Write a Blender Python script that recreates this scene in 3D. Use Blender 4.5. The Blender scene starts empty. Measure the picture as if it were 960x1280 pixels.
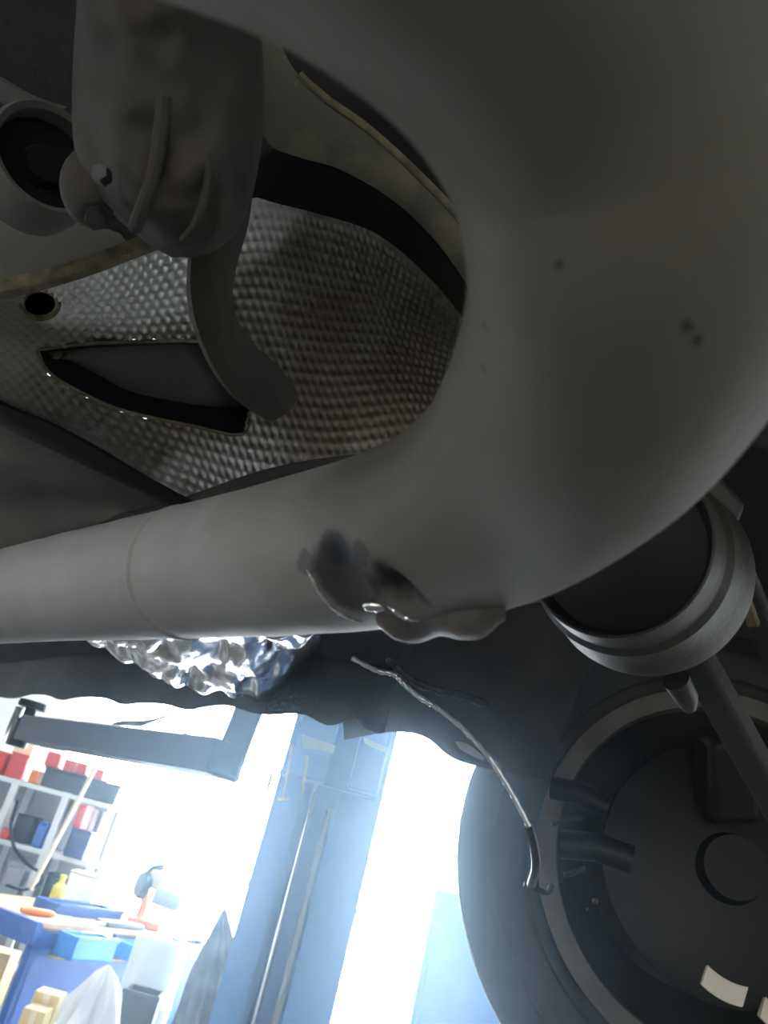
import bpy, math, random
from mathutils import Vector, Matrix, noise
random.seed(7)
SC = bpy.context.scene
COL = SC.collection
rad = math.radians

# ------------------------------------------------------------------ camera
CAM = Vector((0, 0, 1.55))
PITCH, ROLL, FPX = rad(24), rad(15), 1000.0
F = Vector((0, math.cos(PITCH), math.sin(PITCH)))
_R0 = Vector((1, 0, 0)); _U0 = Vector((0, -math.sin(PITCH), math.cos(PITCH)))
CX = _R0 * math.cos(ROLL) + _U0 * math.sin(ROLL)
CY = _U0 * math.cos(ROLL) - _R0 * math.sin(ROLL)
cd = bpy.data.cameras.new('camera'); cam = bpy.data.objects.new('camera', cd); COL.objects.link(cam)
M3 = Matrix((CX, CY, -F)).transposed()
cam.matrix_world = Matrix.Translation(CAM) @ M3.to_4x4()
cd.lens = 36 * FPX / 1280; cd.sensor_width = 36; cd.sensor_fit = 'AUTO'
cd.clip_start = 0.01; cd.clip_end = 200
cd.dof.use_dof = True; cd.dof.focus_distance = 0.55; cd.dof.aperture_fstop = 15
SC.camera = cam
vs = SC.view_settings
vs.view_transform = 'Standard'; vs.look = 'None'; vs.gamma = 1; vs.use_curve_mapping = False
vs.exposure = 0.0

# ------------------------------------------------------------------ world and light levels
W = bpy.data.worlds.new('world'); SC.world = W; W.use_nodes = True
W.node_tree.nodes['Background'].inputs[0].default_value = (0.75, 0.87, 1.0, 1)
W.node_tree.nodes['Background'].inputs[1].default_value = 1.0
WINDOW_GLOW = 32.0      # frosted daylight panes
FILL_WINDOW_GLOW = 2.2  # glow of the unseen window added for front light
FILL_TUBE_GLOW = 3.2        # unseen ceiling lamps, added for room light
HAZE, GLARE_CLOUD = 0.003, 0.25    # added haze standing in for lens glare: thin overall, denser by the wheel
wn = W.node_tree; vol = wn.nodes.new('ShaderNodeVolumeScatter')
vol.inputs['Color'].default_value = (0.52, 0.76, 1.0, 1); vol.inputs['Anisotropy'].default_value = 0.84
wg = wn.nodes.new('ShaderNodeNewGeometry'); wl = wn.nodes.new('ShaderNodeVectorMath'); wl.operation = 'DISTANCE'
wl.inputs[1].default_value = (0.36, 0.95, 1.58); wn.links.new(wg.outputs['Position'], wl.inputs[0])
wr = wn.nodes.new('ShaderNodeMapRange'); wr.interpolation_type = 'SMOOTHSTEP'
for k_, v_ in ((1, 0.25), (2, 0.80), (3, HAZE + GLARE_CLOUD), (4, HAZE)): wr.inputs[k_].default_value = v_
wn.links.new(wl.outputs['Value'], wr.inputs[0]); wn.links.new(wr.outputs[0], vol.inputs['Density'])
wn.links.new(vol.outputs[0], wn.nodes['World Output'].inputs['Volume'])
W.cycles.volume_step_size = 0.15

def ray(x, y): return F + CX * ((x - 480) / FPX) - CY * ((y - 640) / FPX)
def U(x, y, d): return CAM + ray(x, y) * d                    # point at depth d
def H(x, y, h): v = ray(x, y); return CAM + v * ((h - CAM.z) / v.z)   # point at height h
def A(x, y, Y): v = ray(x, y); return CAM + v * (Y / v.y)      # point on the plane Y

# ------------------------------------------------------------------ materials
def mat(name, col, rough=0.6, metal=0.0, col2=None, scale=20.0, thr=(0.4, 0.65), bump=0.0, bscale=None,
        emit=None, spec=0.5, detail=4, rough2=None, spots=None):
    m = bpy.data.materials.new(name); m.use_nodes = True
    nt = m.node_tree; N = nt.nodes; L = nt.links; b = N['Principled BSDF']
    b.inputs['Base Color'].default_value = (*col, 1); b.inputs['Roughness'].default_value = rough
    b.inputs['Metallic'].default_value = metal; b.inputs['Specular IOR Level'].default_value = spec
    g = N.new('ShaderNodeNewGeometry')
    out = None
    if col2 is not None:
        n = N.new('ShaderNodeTexNoise'); n.inputs['Scale'].default_value = scale; n.inputs['Detail'].default_value = detail
        L.new(g.outputs['Position'], n.inputs['Vector'])
        r = N.new('ShaderNodeMapRange'); r.inputs[1].default_value = thr[0]; r.inputs[2].default_value = thr[1]
        L.new(n.outputs[0], r.inputs[0])
        x = N.new('ShaderNodeMix'); x.data_type = 'RGBA'
        x.inputs[6].default_value = (*col, 1); x.inputs[7].default_value = (*col2, 1)
        L.new(r.outputs[0], x.inputs[0]); out = x.outputs[2]
        if rough2 is not None:
            q = N.new('ShaderNodeMapRange'); q.inputs[3].default_value = rough; q.inputs[4].default_value = rough2
            L.new(r.outputs[0], q.inputs[0]); L.new(q.outputs[0], b.inputs['Roughness'])
    if spots:                                             # soot, dirt or painted-shade patches with a place of their own
        for (p, rr, c, amt) in spots:
            d = N.new('ShaderNodeVectorMath'); d.operation = 'DISTANCE'; d.inputs[1].default_value = p
            n2 = N.new('ShaderNodeTexNoise'); n2.inputs['Scale'].default_value = 0.55 / rr; n2.inputs['Detail'].default_value = 4
            L.new(g.outputs['Position'], n2.inputs['Vector'])
            L.new(g.outputs['Position'], d.inputs[0])
            mm = N.new('ShaderNodeMath'); mm.operation = 'MULTIPLY_ADD'; mm.inputs[1].default_value = rr * 1.9; mm.inputs[2].default_value = -rr * 0.95
            L.new(n2.outputs[0], mm.inputs[0])
            ad = N.new('ShaderNodeMath'); ad.operation = 'ADD'; L.new(d.outputs['Value'], ad.inputs[0]); L.new(mm.outputs[0], ad.inputs[1])
            r2 = N.new('ShaderNodeMapRange'); r2.interpolation_type = 'SMOOTHSTEP'
            r2.inputs[1].default_value = rr * 1.15; r2.inputs[2].default_value = rr * 0.65
            r2.inputs[3].default_value = 0; r2.inputs[4].default_value = amt
            L.new(ad.outputs[0], r2.inputs[0])
            x = N.new('ShaderNodeMix'); x.data_type = 'RGBA'; x.inputs[7].default_value = (*c, 1)
            if out is None: x.inputs[6].default_value = (*col, 1)
            else: L.new(out, x.inputs[6])
            L.new(r2.outputs[0], x.inputs[0]); out = x.outputs[2]
    if out is not None: L.new(out, b.inputs['Base Color'])
    if bump:
        n = N.new('ShaderNodeTexNoise'); n.inputs['Scale'].default_value = bscale or scale * 3; n.inputs['Detail'].default_value = 5
        L.new(g.outputs['Position'], n.inputs['Vector'])
        bp = N.new('ShaderNodeBump'); bp.inputs['Strength'].default_value = bump; bp.inputs['Distance'].default_value = 0.002
        L.new(n.outputs[0], bp.inputs['Height']); L.new(bp.outputs[0], b.inputs['Normal'])
    if emit:
        b.inputs['Emission Color'].default_value = (*emit[0], 1); b.inputs['Emission Strength'].default_value = emit[1]
    return m

# ------------------------------------------------------------------ mesh helpers
def cr(pts, n):                                            # Catmull-Rom through tuples of any length
    P = [tuple(2 * a - b for a, b in zip(pts[0], pts[1]))] + [tuple(p) for p in pts] + [tuple(2 * a - b for a, b in zip(pts[-1], pts[-2]))]
    out = []
    for i in range(len(pts) - 1):
        a, b, c, d = P[i:i + 4]
        for k in range(n):
            t = k / n
            out.append(tuple(0.5 * (2 * b[j] + (c[j] - a[j]) * t + (2 * a[j] - 5 * b[j] + 4 * c[j] - d[j]) * t * t + (3 * b[j] - a[j] - 3 * c[j] + d[j]) * t ** 3) for j in range(len(b))))
    out.append(tuple(pts[-1]))
    return out

class MB:
    def __init__(s): s.v = []; s.f = []
    def add(s, v, f):
        o = len(s.v); s.v += [Vector(p) for p in v]; s.f += [tuple(i + o for i in q) for q in f]; return s
    def box(s, c, size, ax=None, top=1.0):                 # ax: three axes; top: taper of the upper face
        X, Y, Z = ax or (Vector((1, 0, 0)), Vector((0, 1, 0)), Vector((0, 0, 1)))
        c = Vector(c); v = []
        for z in (-1, 1):
            k = top if z > 0 else 1
            for x, y in ((-1, -1), (1, -1), (1, 1), (-1, 1)):
                v.append(c + X * (x * k * size[0] / 2) + Y * (y * k * size[1] / 2) + Z * (z * size[2] / 2))
        return s.add(v, [(3, 2, 1, 0), (4, 5, 6, 7), (0, 1, 5, 4), (1, 2, 6, 5), (2, 3, 7, 6), (3, 0, 4, 7)])
    def bar(s, a, b, w, h, up=Vector((0, 0, 1))):          # box between two points
        a = Vector(a); b = Vector(b); z = (b - a); L = z.length; z.normalize()
        x = z.cross(up); x = x.normalized() if x.length > 1e-4 else z.orthogonal().normalized(); y = x.cross(z)
        return s.box((a + b) / 2, (w, h, L), (x, y, z))
    def loft(s, g, cu=False, cv=False):                    # grid of points g[row][col]
        R, Cn = len(g), len(g[0]); v = [p for r in g for p in r]; f = []
        for i in range(R if cu else R - 1):
            for j in range(Cn if cv else Cn - 1):
                i2, j2 = (i + 1) % R, (j + 1) % Cn
                f.append((i * Cn + j, i * Cn + j2, i2 * Cn + j2, i2 * Cn + j))
        return s.add(v, f)
    def tube(s, pts, r, n=12, cap=True, prof=None):
        pts = [Vector(p) for p in pts]; m = len(pts)
        rr = r if isinstance(r, (list, tuple)) else [r] * m
        T = [(pts[min(i + 1, m - 1)] - pts[max(i - 1, 0)]).normalized() for i in range(m)]
        x = T[0].orthogonal().normalized(); g = []
        for i in range(m):
            x = (x - T[i] * x.dot(T[i])).normalized(); y = T[i].cross(x)
            g.append([pts[i] + (x * math.cos(2 * math.pi * k / n) + y * math.sin(2 * math.pi * k / n)) * rr[i] for k in range(n)])
        o = len(s.v); s.loft(g, cv=True)
        if cap: s.f += [tuple(o + k for k in range(n))[::-1], tuple(o + (m - 1) * n + k for k in range(n))]
        return s
    def lathe(s, prof, c, axis, n=40, closed=False):       # prof: (radius, height along axis)
        ax = Vector(axis).normalized(); x = ax.orthogonal().normalized(); y = ax.cross(x); c = Vector(c)
        g = [[c + ax * h + (x * math.cos(2 * math.pi * k / n) + y * math.sin(2 * math.pi * k / n)) * max(r, 1e-5) for k in range(n)] for r, h in prof]
        return s.loft(g, cu=closed, cv=True)
    def slab(s, Aa, Bb, t, sub=4, bulge=0.0, nrm=None):    # thick sheet between two polylines
        Aa = [Vector(p) for p in Aa]; Bb = [Vector(p) for p in Bb]; g0 = []; g1 = []; m = len(Aa)
        for i in range(m):
            tg = ((Aa[min(i + 1, m - 1)] + Bb[min(i + 1, m - 1)]) - (Aa[max(i - 1, 0)] + Bb[max(i - 1, 0)]))
            n = nrm or tg.cross(Bb[i] - Aa[i]).normalized()
            if not nrm and n.dot(CAM - Aa[i]) < 0: n = -n
            a = []; b = []
            for k in range(sub + 1):
                q = k / sub; p = Aa[i].lerp(Bb[i], q) + n * (bulge * 4 * q * (1 - q))
                a.append(p); b.append(p - n * t)
            g0.append(a); g1.append(b)
        grid = [r + w[::-1] for r, w in zip(g0, g1)]
        o = len(s.v); s.loft(grid, cv=True); c = len(grid[0])
        s.f += [tuple(o + k for k in range(c))[::-1], tuple(o + (m - 1) * c + k for k in range(c))]
        return s
    def plate(s, poly, t, n=None):                          # flat outline given a thickness
        P = [Vector(p) for p in poly]; k = len(P)
        if n is None:
            n = Vector((0, 0, 0))
            for i in range(k): n += (P[i] - P[0]).cross(P[(i + 1) % k] - P[0])
            n.normalize()
            if n.dot(CAM - P[0]) < 0: n = -n
        o = len(s.v); s.v += P + [p - n * t for p in P]
        s.f += [tuple(range(o, o + k)), tuple(range(o + k, o + 2 * k))[::-1]]
        s.f += [(o + i, o + k + i, o + k + (i + 1) % k, o + (i + 1) % k) for i in range(k)]
        return s
    def ball(s, c, r, ax=None, n=16, m=10):
        X, Y, Z = ax or (Vector((1, 0, 0)), Vector((0, 1, 0)), Vector((0, 0, 1))); c = Vector(c)
        rx, ry, rz = r if isinstance(r, (tuple, list)) else (r, r, r)
        g = []
        for i in range(m + 1):
            a = math.pi * i / m - math.pi / 2
            g.append([c + X * (rx * max(math.cos(a), 1e-3) * math.cos(2 * math.pi * k / n)) + Y * (ry * max(math.cos(a), 1e-3) * math.sin(2 * math.pi * k / n)) + Z * (rz * math.sin(a)) for k in range(n)])
        return s.loft(g, cv=True)
    def build(s, name, m, parent=None, bevel=0.0, angle=35, smooth=True):
        base = Vector((0, 0, 0)); p = parent
        while p: base = base + Vector(p.location); p = p.parent
        me = bpy.data.meshes.new(name); me.from_pydata([tuple(v - base) for v in s.v], [], s.f); me.update()
        import bmesh
        bm = bmesh.new(); bm.from_mesh(me); bmesh.ops.recalc_face_normals(bm, faces=bm.faces); bm.to_mesh(me); bm.free()
        if smooth: me.shade_smooth(); me.set_sharp_from_angle(angle=rad(angle))
        me.materials.append(m)
        o = bpy.data.objects.new(name, me); COL.objects.link(o)
        if parent: o.parent = parent
        if bevel:
            b = o.modifiers.new('bevel', 'BEVEL'); b.width = bevel; b.segments = 2; b.limit_method = 'ANGLE'
        return o

def tag(o, label, cat, group=None, kind=None):
    o['label'] = label; o['category'] = cat
    if group: o['group'] = group
    if kind: o['kind'] = kind
    return o
def thing(name, label, cat, loc, group=None):
    o = bpy.data.objects.new(name, None); COL.objects.link(o); o.location = loc; o.empty_display_size = 0.05
    return tag(o, label, cat, group)
def struct(o): o['kind'] = 'structure'; return o
def plabel(o, t): o['label'] = t; return o

# ------------------------------------------------------------------ material library
m_floor = mat('concrete', (0.10, 0.098, 0.092), 0.8, col2=(0.07, 0.069, 0.066), scale=1.5, bump=0.2, bscale=30)
m_wall = mat('white_paint', (0.78, 0.79, 0.78), 0.85, col2=(0.7, 0.71, 0.7), scale=1.2)
m_ceil = mat('ceiling_paint', (0.6, 0.6, 0.6), 0.9)
m_frost = mat('frosted_glass', (0.9, 0.95, 1.0), 0.5, emit=((0.84, 0.93, 1.0), WINDOW_GLOW))
m_fill_pane = mat('fill_pane_glow', (0.9, 0.95, 1.0), 0.5, emit=((1.0, 0.95, 0.86), FILL_WINDOW_GLOW))
m_frame = mat('window_paint', (0.8, 0.82, 0.84), 0.5)
m_tube = mat('fill_lamp_diffuser', (0.95, 0.95, 0.95), 0.5, emit=((1.0, 0.95, 0.86), FILL_TUBE_GLOW))
m_blue = mat('blue_lift_paint', (0.08, 0.24, 0.62), 0.36, col2=(0.11, 0.27, 0.62), scale=6)
m_bench = mat('blue_bench_paint', (0.02, 0.09, 0.36), 0.45, col2=(0.03, 0.11, 0.38), scale=5)
m_bin = mat('bright_blue_plastic', (0.04, 0.28, 0.75), 0.4)
m_navy = mat('dark_navy_plastic', (0.03, 0.05, 0.14), 0.5)
m_black = mat('black_paint', (0.008, 0.009, 0.011), 0.45, spec=0.3)
m_rubber = mat('tyre_rubber', (0.013, 0.014, 0.016), 0.62, col2=(0.022, 0.022, 0.022), scale=40, spec=0.35)
m_under = mat('underbody_coating', (0.022, 0.022, 0.021), 0.75, col2=(0.04, 0.037, 0.032), scale=14, bump=0.5, bscale=220)
m_panel = mat('dusty_grey_panel', (0.12, 0.115, 0.10), 0.8, col2=(0.08, 0.078, 0.07), scale=10, bump=0.4, bscale=180)
m_brace = mat('dusty_green_grey_steel', (0.085, 0.086, 0.068), 0.8, col2=(0.11, 0.10, 0.07), scale=40, bump=0.5, bscale=300,
              spots=[(tuple(U(x, y, .492)), .016, (0.17, 0.145, 0.095), .55) for x, y in ((390, 196), (440, 218), (560, 292), (500, 225))])
m_rust = mat('tan_road_dirt', (0.19, 0.155, 0.095), 0.9, col2=(0.10, 0.085, 0.06), scale=90, bump=0.6, bscale=400)
m_cast = mat('brown_cast_iron', (0.046, 0.037, 0.027), 0.75, col2=(0.027, 0.024, 0.019), scale=22, bump=0.3, bscale=120)
m_steel = mat('worn_steel', (0.45, 0.45, 0.44), 0.35, 0.9, col2=(0.25, 0.22, 0.18), scale=30)
m_chrome = mat('bright_steel', (0.8, 0.82, 0.85), 0.15, 1.0)
m_foil = mat('crumpled_foil', (0.75, 0.75, 0.74), 0.24, 1.0, col2=(0.4, 0.38, 0.35), scale=14, thr=(0.5, 0.7), bump=0.25, bscale=70)
m_alloy = mat('brake_dusted_alloy', (0.06, 0.058, 0.055), 0.5, 0.4, col2=(0.03, 0.03, 0.03), scale=12)
m_weight = mat('white_zinc_weight', (0.80, 0.77, 0.66), 0.5)
m_wood = mat('bench_wood', (0.45, 0.32, 0.18), 0.7, col2=(0.36, 0.25, 0.14), scale=12)
m_white = mat('white_cloth', (0.85, 0.85, 0.85), 0.9)
m_cream = mat('cream_card', (0.62, 0.56, 0.40), 0.85)
m_tan = mat('tan_card', (0.55, 0.43, 0.22), 0.9)
m_red = mat('red_plastic', (0.55, 0.05, 0.04), 0.5)
m_orange = mat('orange_plastic', (0.75, 0.22, 0.04), 0.5)
m_yellow = mat('yellow_plastic', (0.75, 0.6, 0.04), 0.5)
m_grey = mat('grey_paint', (0.30, 0.31, 0.32), 0.6)
m_pale = mat('pale_grey_paint', (0.60, 0.63, 0.62), 0.55)
m_dark = mat('dark_grey_plastic', (0.035, 0.037, 0.042), 0.55)
m_cloth = mat('grey_sheet', (0.13, 0.135, 0.14), 0.7, col2=(0.24, 0.25, 0.26), scale=9)
m_hose = mat('black_hose', (0.012, 0.013, 0.015), 0.3)

# ------------------------------------------------------------------ the room
X0, X1, Y0, Y1, ZC = -4.2, 5.5, -4.5, 7.4, 4.3
def wallbox(name, a, b, m):
    a = Vector(a); b = Vector(b)
    return struct(MB().box((a + b) / 2, tuple(b - a)).build(name, m, smooth=False))
wallbox('floor', (X0, Y0, -0.1), (X1, Y1, 0), m_floor)
wallbox('ceiling', (X0, Y0, ZC), (X1, Y1, ZC + 0.1), m_ceil)
wallbox('wall_left', (X0 - 0.15, Y0, 0), (X0, Y1, ZC), m_wall)
wallbox('wall_right', (X1, Y0, 0), (X1 + 0.15, Y1, ZC), m_wall)
FX0, FX1, FZ0, FZ1 = -3.9, 0.4, 0.7, 3.4                 # unseen glowing window added behind the viewer to light the pipe
wb = MB()
for a, b in (((X0 - .15, Y0 - .15, 0), (FX0, Y0, ZC)), ((FX1, Y0 - .15, 0), (X1 + .15, Y0, ZC)), ((FX0, Y0 - .15, 0), (FX1, Y0, FZ0)), ((FX0, Y0 - .15, FZ1), (FX1, Y0, ZC))):
    a = Vector(a); b = Vector(b); wb.box((a + b) / 2, tuple(b - a))
struct(wb.build('wall_front', m_wall, smooth=False))
wf = MB()
for i in range(5): wf.box((FX0 + (FX1 - FX0) * i / 4, Y0 - .05, (FZ0 + FZ1) / 2), (0.05, 0.06, FZ1 - FZ0))
for z in (FZ0, FZ1): wf.box(((FX0 + FX1) / 2, Y0 - .051, z), (FX1 - FX0, 0.055, 0.05))
fill_win = struct(wf.build('fill_window', m_frame, smooth=False))
for i in range(4): MB().box((FX0 + (FX1 - FX0) * (i + .5) / 4, Y0 - .06, (FZ0 + FZ1) / 2), ((FX1 - FX0) / 4 - .04, .012, FZ1 - FZ0 - .04)).build('pane', m_fill_pane, fill_win, smooth=False)
WX0, WX1, WZ0, WZ1 = -2.15, 3.6, 0.35, 3.1               # the long frosted window opening
wb = MB()
for a, b in (((X0 - .15, Y1, 0), (WX0, Y1 + .15, ZC)), ((WX1, Y1, 0), (X1 + .15, Y1 + .15, ZC)),
             ((WX0, Y1, 0), (WX1, Y1 + .15, WZ0)), ((WX0, Y1, WZ1), (WX1, Y1 + .15, ZC))):
    a = Vector(a); b = Vector(b); wb.box((a + b) / 2, tuple(b - a))
struct(wb.build('wall_back', m_wall, smooth=False))
wf = MB(); nx, nz = 6, 3
for i in range(nx + 1):
    x = WX0 + (WX1 - WX0) * i / nx; wf.box((x, Y1 + .05, (WZ0 + WZ1) / 2), (0.05, 0.06, WZ1 - WZ0))
for k in range(nz + 1):
    z = WZ0 + (WZ1 - WZ0) * k / nz; wf.box(((WX0 + WX1) / 2, Y1 + .051, z), (WX1 - WX0, 0.055, 0.05))
win = struct(wf.build('window_1', m_frame, smooth=False))
for i in range(nx):
    for k in range(nz):
        dx, dz = (WX1 - WX0) / nx, (WZ1 - WZ0) / nz
        MB().box((WX0 + dx * (i + .5), Y1 + .06, WZ0 + dz * (k + .5)), (dx - .04, 0.012, dz - .04)).build('pane', m_frost, win, smooth=False)

for x, y, w_ in ((-2.6, -1.2, 'over the empty floor by the added window'), (-2.6, 2.6, 'midway between the shelving and the added window'), (-2.6, 5.6, 'above the workbench and shelving'), (2.9, -1.2, 'over the far bay by the added window'), (2.9, 2.6, 'above the blue cabinet bay')):
    t = thing('ceiling_fill_light', 'unseen added white fluorescent batten ' + w_, 'lamp', (x, y, ZC), 'added ceiling battens')  # out-of-view lamps added to brighten the room
    MB().box((x, y, ZC - .03), (0.30, 1.6, 0.06)).build('housing', m_pale, t, smooth=False)
    MB().box((x, y, ZC - .08), (0.24, 1.5, 0.05)).build('diffuser', m_tube, t, smooth=False)

# ------------------------------------------------------------------ exhaust pipe
PR = 0.038
PC = [(-170, 770, 41), (-60, 756, 52), (60, 737, 64), (160, 724, 75), (260, 711, 86), (375, 694, 99), (480, 674, 111), (560, 652, 124), (640, 606, 143),
      (703, 545, 164), (755, 467, 188), (793, 378, 210), (808, 280, 228), (797, 170, 240), (758, 60, 254), (695, -50, 272), (600, -160, 292), (470, -262, 310), (300, -350, 324), (120, -420, 330)]
pc = cr(PC, 22)
PCL = [U(x, y, PR * FPX / r) for x, y, r in pc]
def pipe_hit(x, y):                                        # where the view ray meets the pipe's skin
    v = ray(x, y); d = 0.06
    while d < 1.2:
        p = CAM + v * d
        if min((p - q).length for q in PCL) < PR: return p
        d += 0.0008
    return None
DENTS = [(pipe_hit(497, 738), 0.014, 0.008), (pipe_hit(432, 728), 0.018, 0.0035), (pipe_hit(425, 690), 0.010, 0.0012)]
BUMPS = [(U(520, 786, 0.335), 0.013, 0.0035), (U(590, 778, 0.30), 0.012, 0.0025)]
tb = MB(); tb.tube(PCL, PR, 96)
for i, v in enumerate(tb.v):
    q = min(PCL, key=lambda c: (c - v).length_squared)
    n = (v - q).normalized()
    off = noise.noise(v * 30) * 0.0005
    for c, r, a in DENTS:
        if c is not None:
            d = (v - c).length / r
            if d < 1: off -= a * (1 - d * d) ** 2
    for c, r, a in BUMPS:
        d = (v - c).length / r
        if d < 1: off += a * (1 - d * d) ** 2
    tb.v[i] = v + n * off
SOOT = (0.014, 0.016, 0.022)
spots = [(tuple(U(760, 330, .19)), .245, (0.122, 0.106, 0.083), 1.0)]  # darker bend against a paler base paints in the light falloff and glare
spots += [(tuple(pipe_hit(x, y)), r, SOOT, a) for x, y, r, a in ((432, 725, .019, .85), (420, 688, .0085, .75), (452, 690, .006, .6), (385, 705, .006, .5), (497, 735, .0115, .95), (520, 745, .008, .8))]
spots += [(tuple(pipe_hit(x, y)), .0012, (0.03, 0.03, 0.028), .8) for x, y in ((606, 406), (604, 460), (858, 408), (872, 425), (700, 330))]
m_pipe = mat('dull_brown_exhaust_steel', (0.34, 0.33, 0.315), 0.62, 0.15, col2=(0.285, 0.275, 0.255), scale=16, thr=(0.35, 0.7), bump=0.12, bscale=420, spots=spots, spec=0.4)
m_lip = mat('torn_bare_steel', (0.75, 0.74, 0.70), 0.22, 1.0)
m_scale = mat('brown_scaled_steel', (0.13, 0.11, 0.095), 0.6, 0.3, col2=(0.09, 0.075, 0.065), scale=60, bump=0.2, bscale=300)
pipe = thing('exhaust_pipe', 'thick dull grey-brown exhaust pipe bending across the underside with a torn dent', 'pipe', tuple(U(480, 674, .34)))
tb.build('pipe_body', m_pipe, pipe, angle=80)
for pts, w in ([(384, 712), (391, 724), (402, 742), (418, 760), (436, 772), (452, 777)], .0010), ([(484, 757), (497, 766), (510, 773), (524, 776)], .0009):
    P = cr(pts, 5); L3 = []
    for x, y in P:
        h = pipe_hit(x, y); L3.append(h + (CAM - h).normalized() * 0.0006)
    k = len(L3); rr = [w * (0.25 + math.sin(math.pi * (i + .5) / k)) * (1 + .25 * math.sin(i * 2.3)) for i in range(k)]
    plabel(MB().tube(L3, rr, 8).build('torn_lip', m_lip, pipe), 'bright torn metal lip')
h = pipe_hit(470, 757); plabel(MB().ball(h, (.0052, .003, .0026), (CX, -F, CY)).build('metal_burr', m_lip, pipe), 'shiny burr of torn metal')
top = [(470, 762), (490, 768), (515, 776), (545, 770), (570, 764), (600, 760), (632, 756)]
bot = [(479, 788), (496, 801), (524, 804), (551, 795), (575, 800), (603, 798), (628, 777)]
Ta = []; Tb = []
for (a, b) in zip(cr(top, 5), cr(bot, 5)):
    h = pipe_hit(*a); Ta.append(h + (CAM - h).normalized() * .0005)
    dd = (h - CAM).dot(F); Tb.append(U(b[0], b[1], dd + .012))
plabel(MB().slab(Ta, Tb, .002, 4, .002).build('torn_flap', m_scale, pipe), 'brown wavy flap of scaled metal')
wp = [i for i, (x, y, r) in enumerate(pc) if x > 236][0]
ax = (PCL[wp + 1] - PCL[wp - 1]).normalized()
MB().lathe([(PR - .001, -.004), (PR + .0006, -.002), (PR + .0008, 0), (PR + .0006, .002), (PR - .001, .004)], PCL[wp], ax, 96).build('weld_bead', m_pipe, pipe)

# ------------------------------------------------------------------ embossed heat shield
SH = [[(-110, 378, .50), (-100, 405, .55), (-95, 440, .61), (-90, 480, .67)],
      (lambda: [(60, 348, .50), (60, 400, .56), (60, 470, .62), (60, 555, .70)])(),
      [(185, 302, .51), (190, 400, .58), (205, 510, .66), (232, 640, .73)],
      [(313, 250, .53), (310, 390, .62), (315, 530, .70), (330, 690, .74)],
      [(400, 262, .57), (405, 400, .67), (420, 540, .73), (440, 690, .74)],
      [(480, 295, .60), (495, 410, .69), (520, 530, .73), (550, 680, .72)],
      [(555, 358, .61), (575, 440, .67), (600, 530, .69), (640, 640, .67)],
      [(640, 430, .60), (660, 480, .63), (680, 530, .64), (720, 580, .62)]]
def shield_px(u, v):                                       # u 0..1 along, v 0..1 down
    cols = [c for c in SH]
    def interp(P, t):
        n = len(P) - 1; i = min(int(t * n), n - 1); f = t * n - i
        q = [P[max(i - 1, 0)], P[i], P[i + 1], P[min(i + 2, n)]]
        if i == 0: q[0] = tuple(2 * a - b for a, b in zip(P[0], P[1]))
        if i + 2 > n: q[3] = tuple(2 * a - b for a, b in zip(P[n], P[n - 1]))
        a, b, c, d = q
        return tuple(.5 * (2 * b[j] + (c[j] - a[j]) * f + (2 * a[j] - 5 * b[j] + 4 * c[j] - d[j]) * f * f + (3 * b[j] - a[j] - 3 * c[j] + d[j]) * f ** 3) for j in range(3))
    return interp([interp(c, v) for c in cols], u)
POCKET = [(46, 437), (100, 430), (170, 427), (250, 427), (272, 440), (292, 475), (312, 505), (303, 543), (240, 532), (160, 515), (110, 495), (62, 466)]
HOLE = [(50 + 23 * math.cos(a * math.pi / 8), 380 + 18 * math.sin(a * math.pi / 8)) for a in range(16)]
def inside(p, poly):
    x, y = p; c = False; j = len(poly) - 1
    for i in range(len(poly)):
        xi, yi = poly[i]; xj, yj = poly[j]
        if (yi > y) != (yj > y) and x < (xj - xi) * (y - yi) / (yj - yi) + xi: c = not c
        j = i
    return c
NU, NV, S = 70, 30, 6
gw, gh = NU * S + 1, NV * S + 1
px = [[shield_px(i / (gw - 1), j / (gh - 1)) for i in range(gw)] for j in range(gh)]
pw = [[U(*px[j][i]) for i in range(gw)] for j in range(gh)]
vv = []
for j in range(gh):
    for i in range(gw):
        du = pw[j][min(i + 1, gw - 1)] - pw[j][max(i - 1, 0)]; dv = pw[min(j + 1, gh - 1)][i] - pw[max(j - 1, 0)][i]
        n = du.cross(dv).normalized()
        if n.dot(CAM - pw[j][i]) < 0: n = -n
        row = j // S; b = (j / S) % 1 - .5
        a = ((i / S) + (.5 if row % 2 else 0)) % 1 - .5
        hgt = (math.cos(math.pi * a) ** 2) * (math.cos(math.pi * b) ** 2)
        x, y, _ = px[j][i]
        edge = min(1, (j / S) / 2.2) * min(1, (gh - 1 - j) / S / 1.0)
        if x < 110: edge *= max(0.3, min(1, (x - 20) / 90 + .3))
        w = noise.noise(pw[j][i] * 9) * .004
        vv.append(pw[j][i] + n * (hgt * .0030 * edge + w))
ff = []
for j in range(gh - 1):
    for i in range(gw - 1):
        c = ((px[j][i][0] + px[j + 1][i + 1][0]) / 2, (px[j][i][1] + px[j + 1][i + 1][1]) / 2)
        if inside(c, POCKET) or inside(c, HOLE): continue
        ff.append((j * gw + i, j * gw + i + 1, (j + 1) * gw + i + 1, (j + 1) * gw + i))
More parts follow.
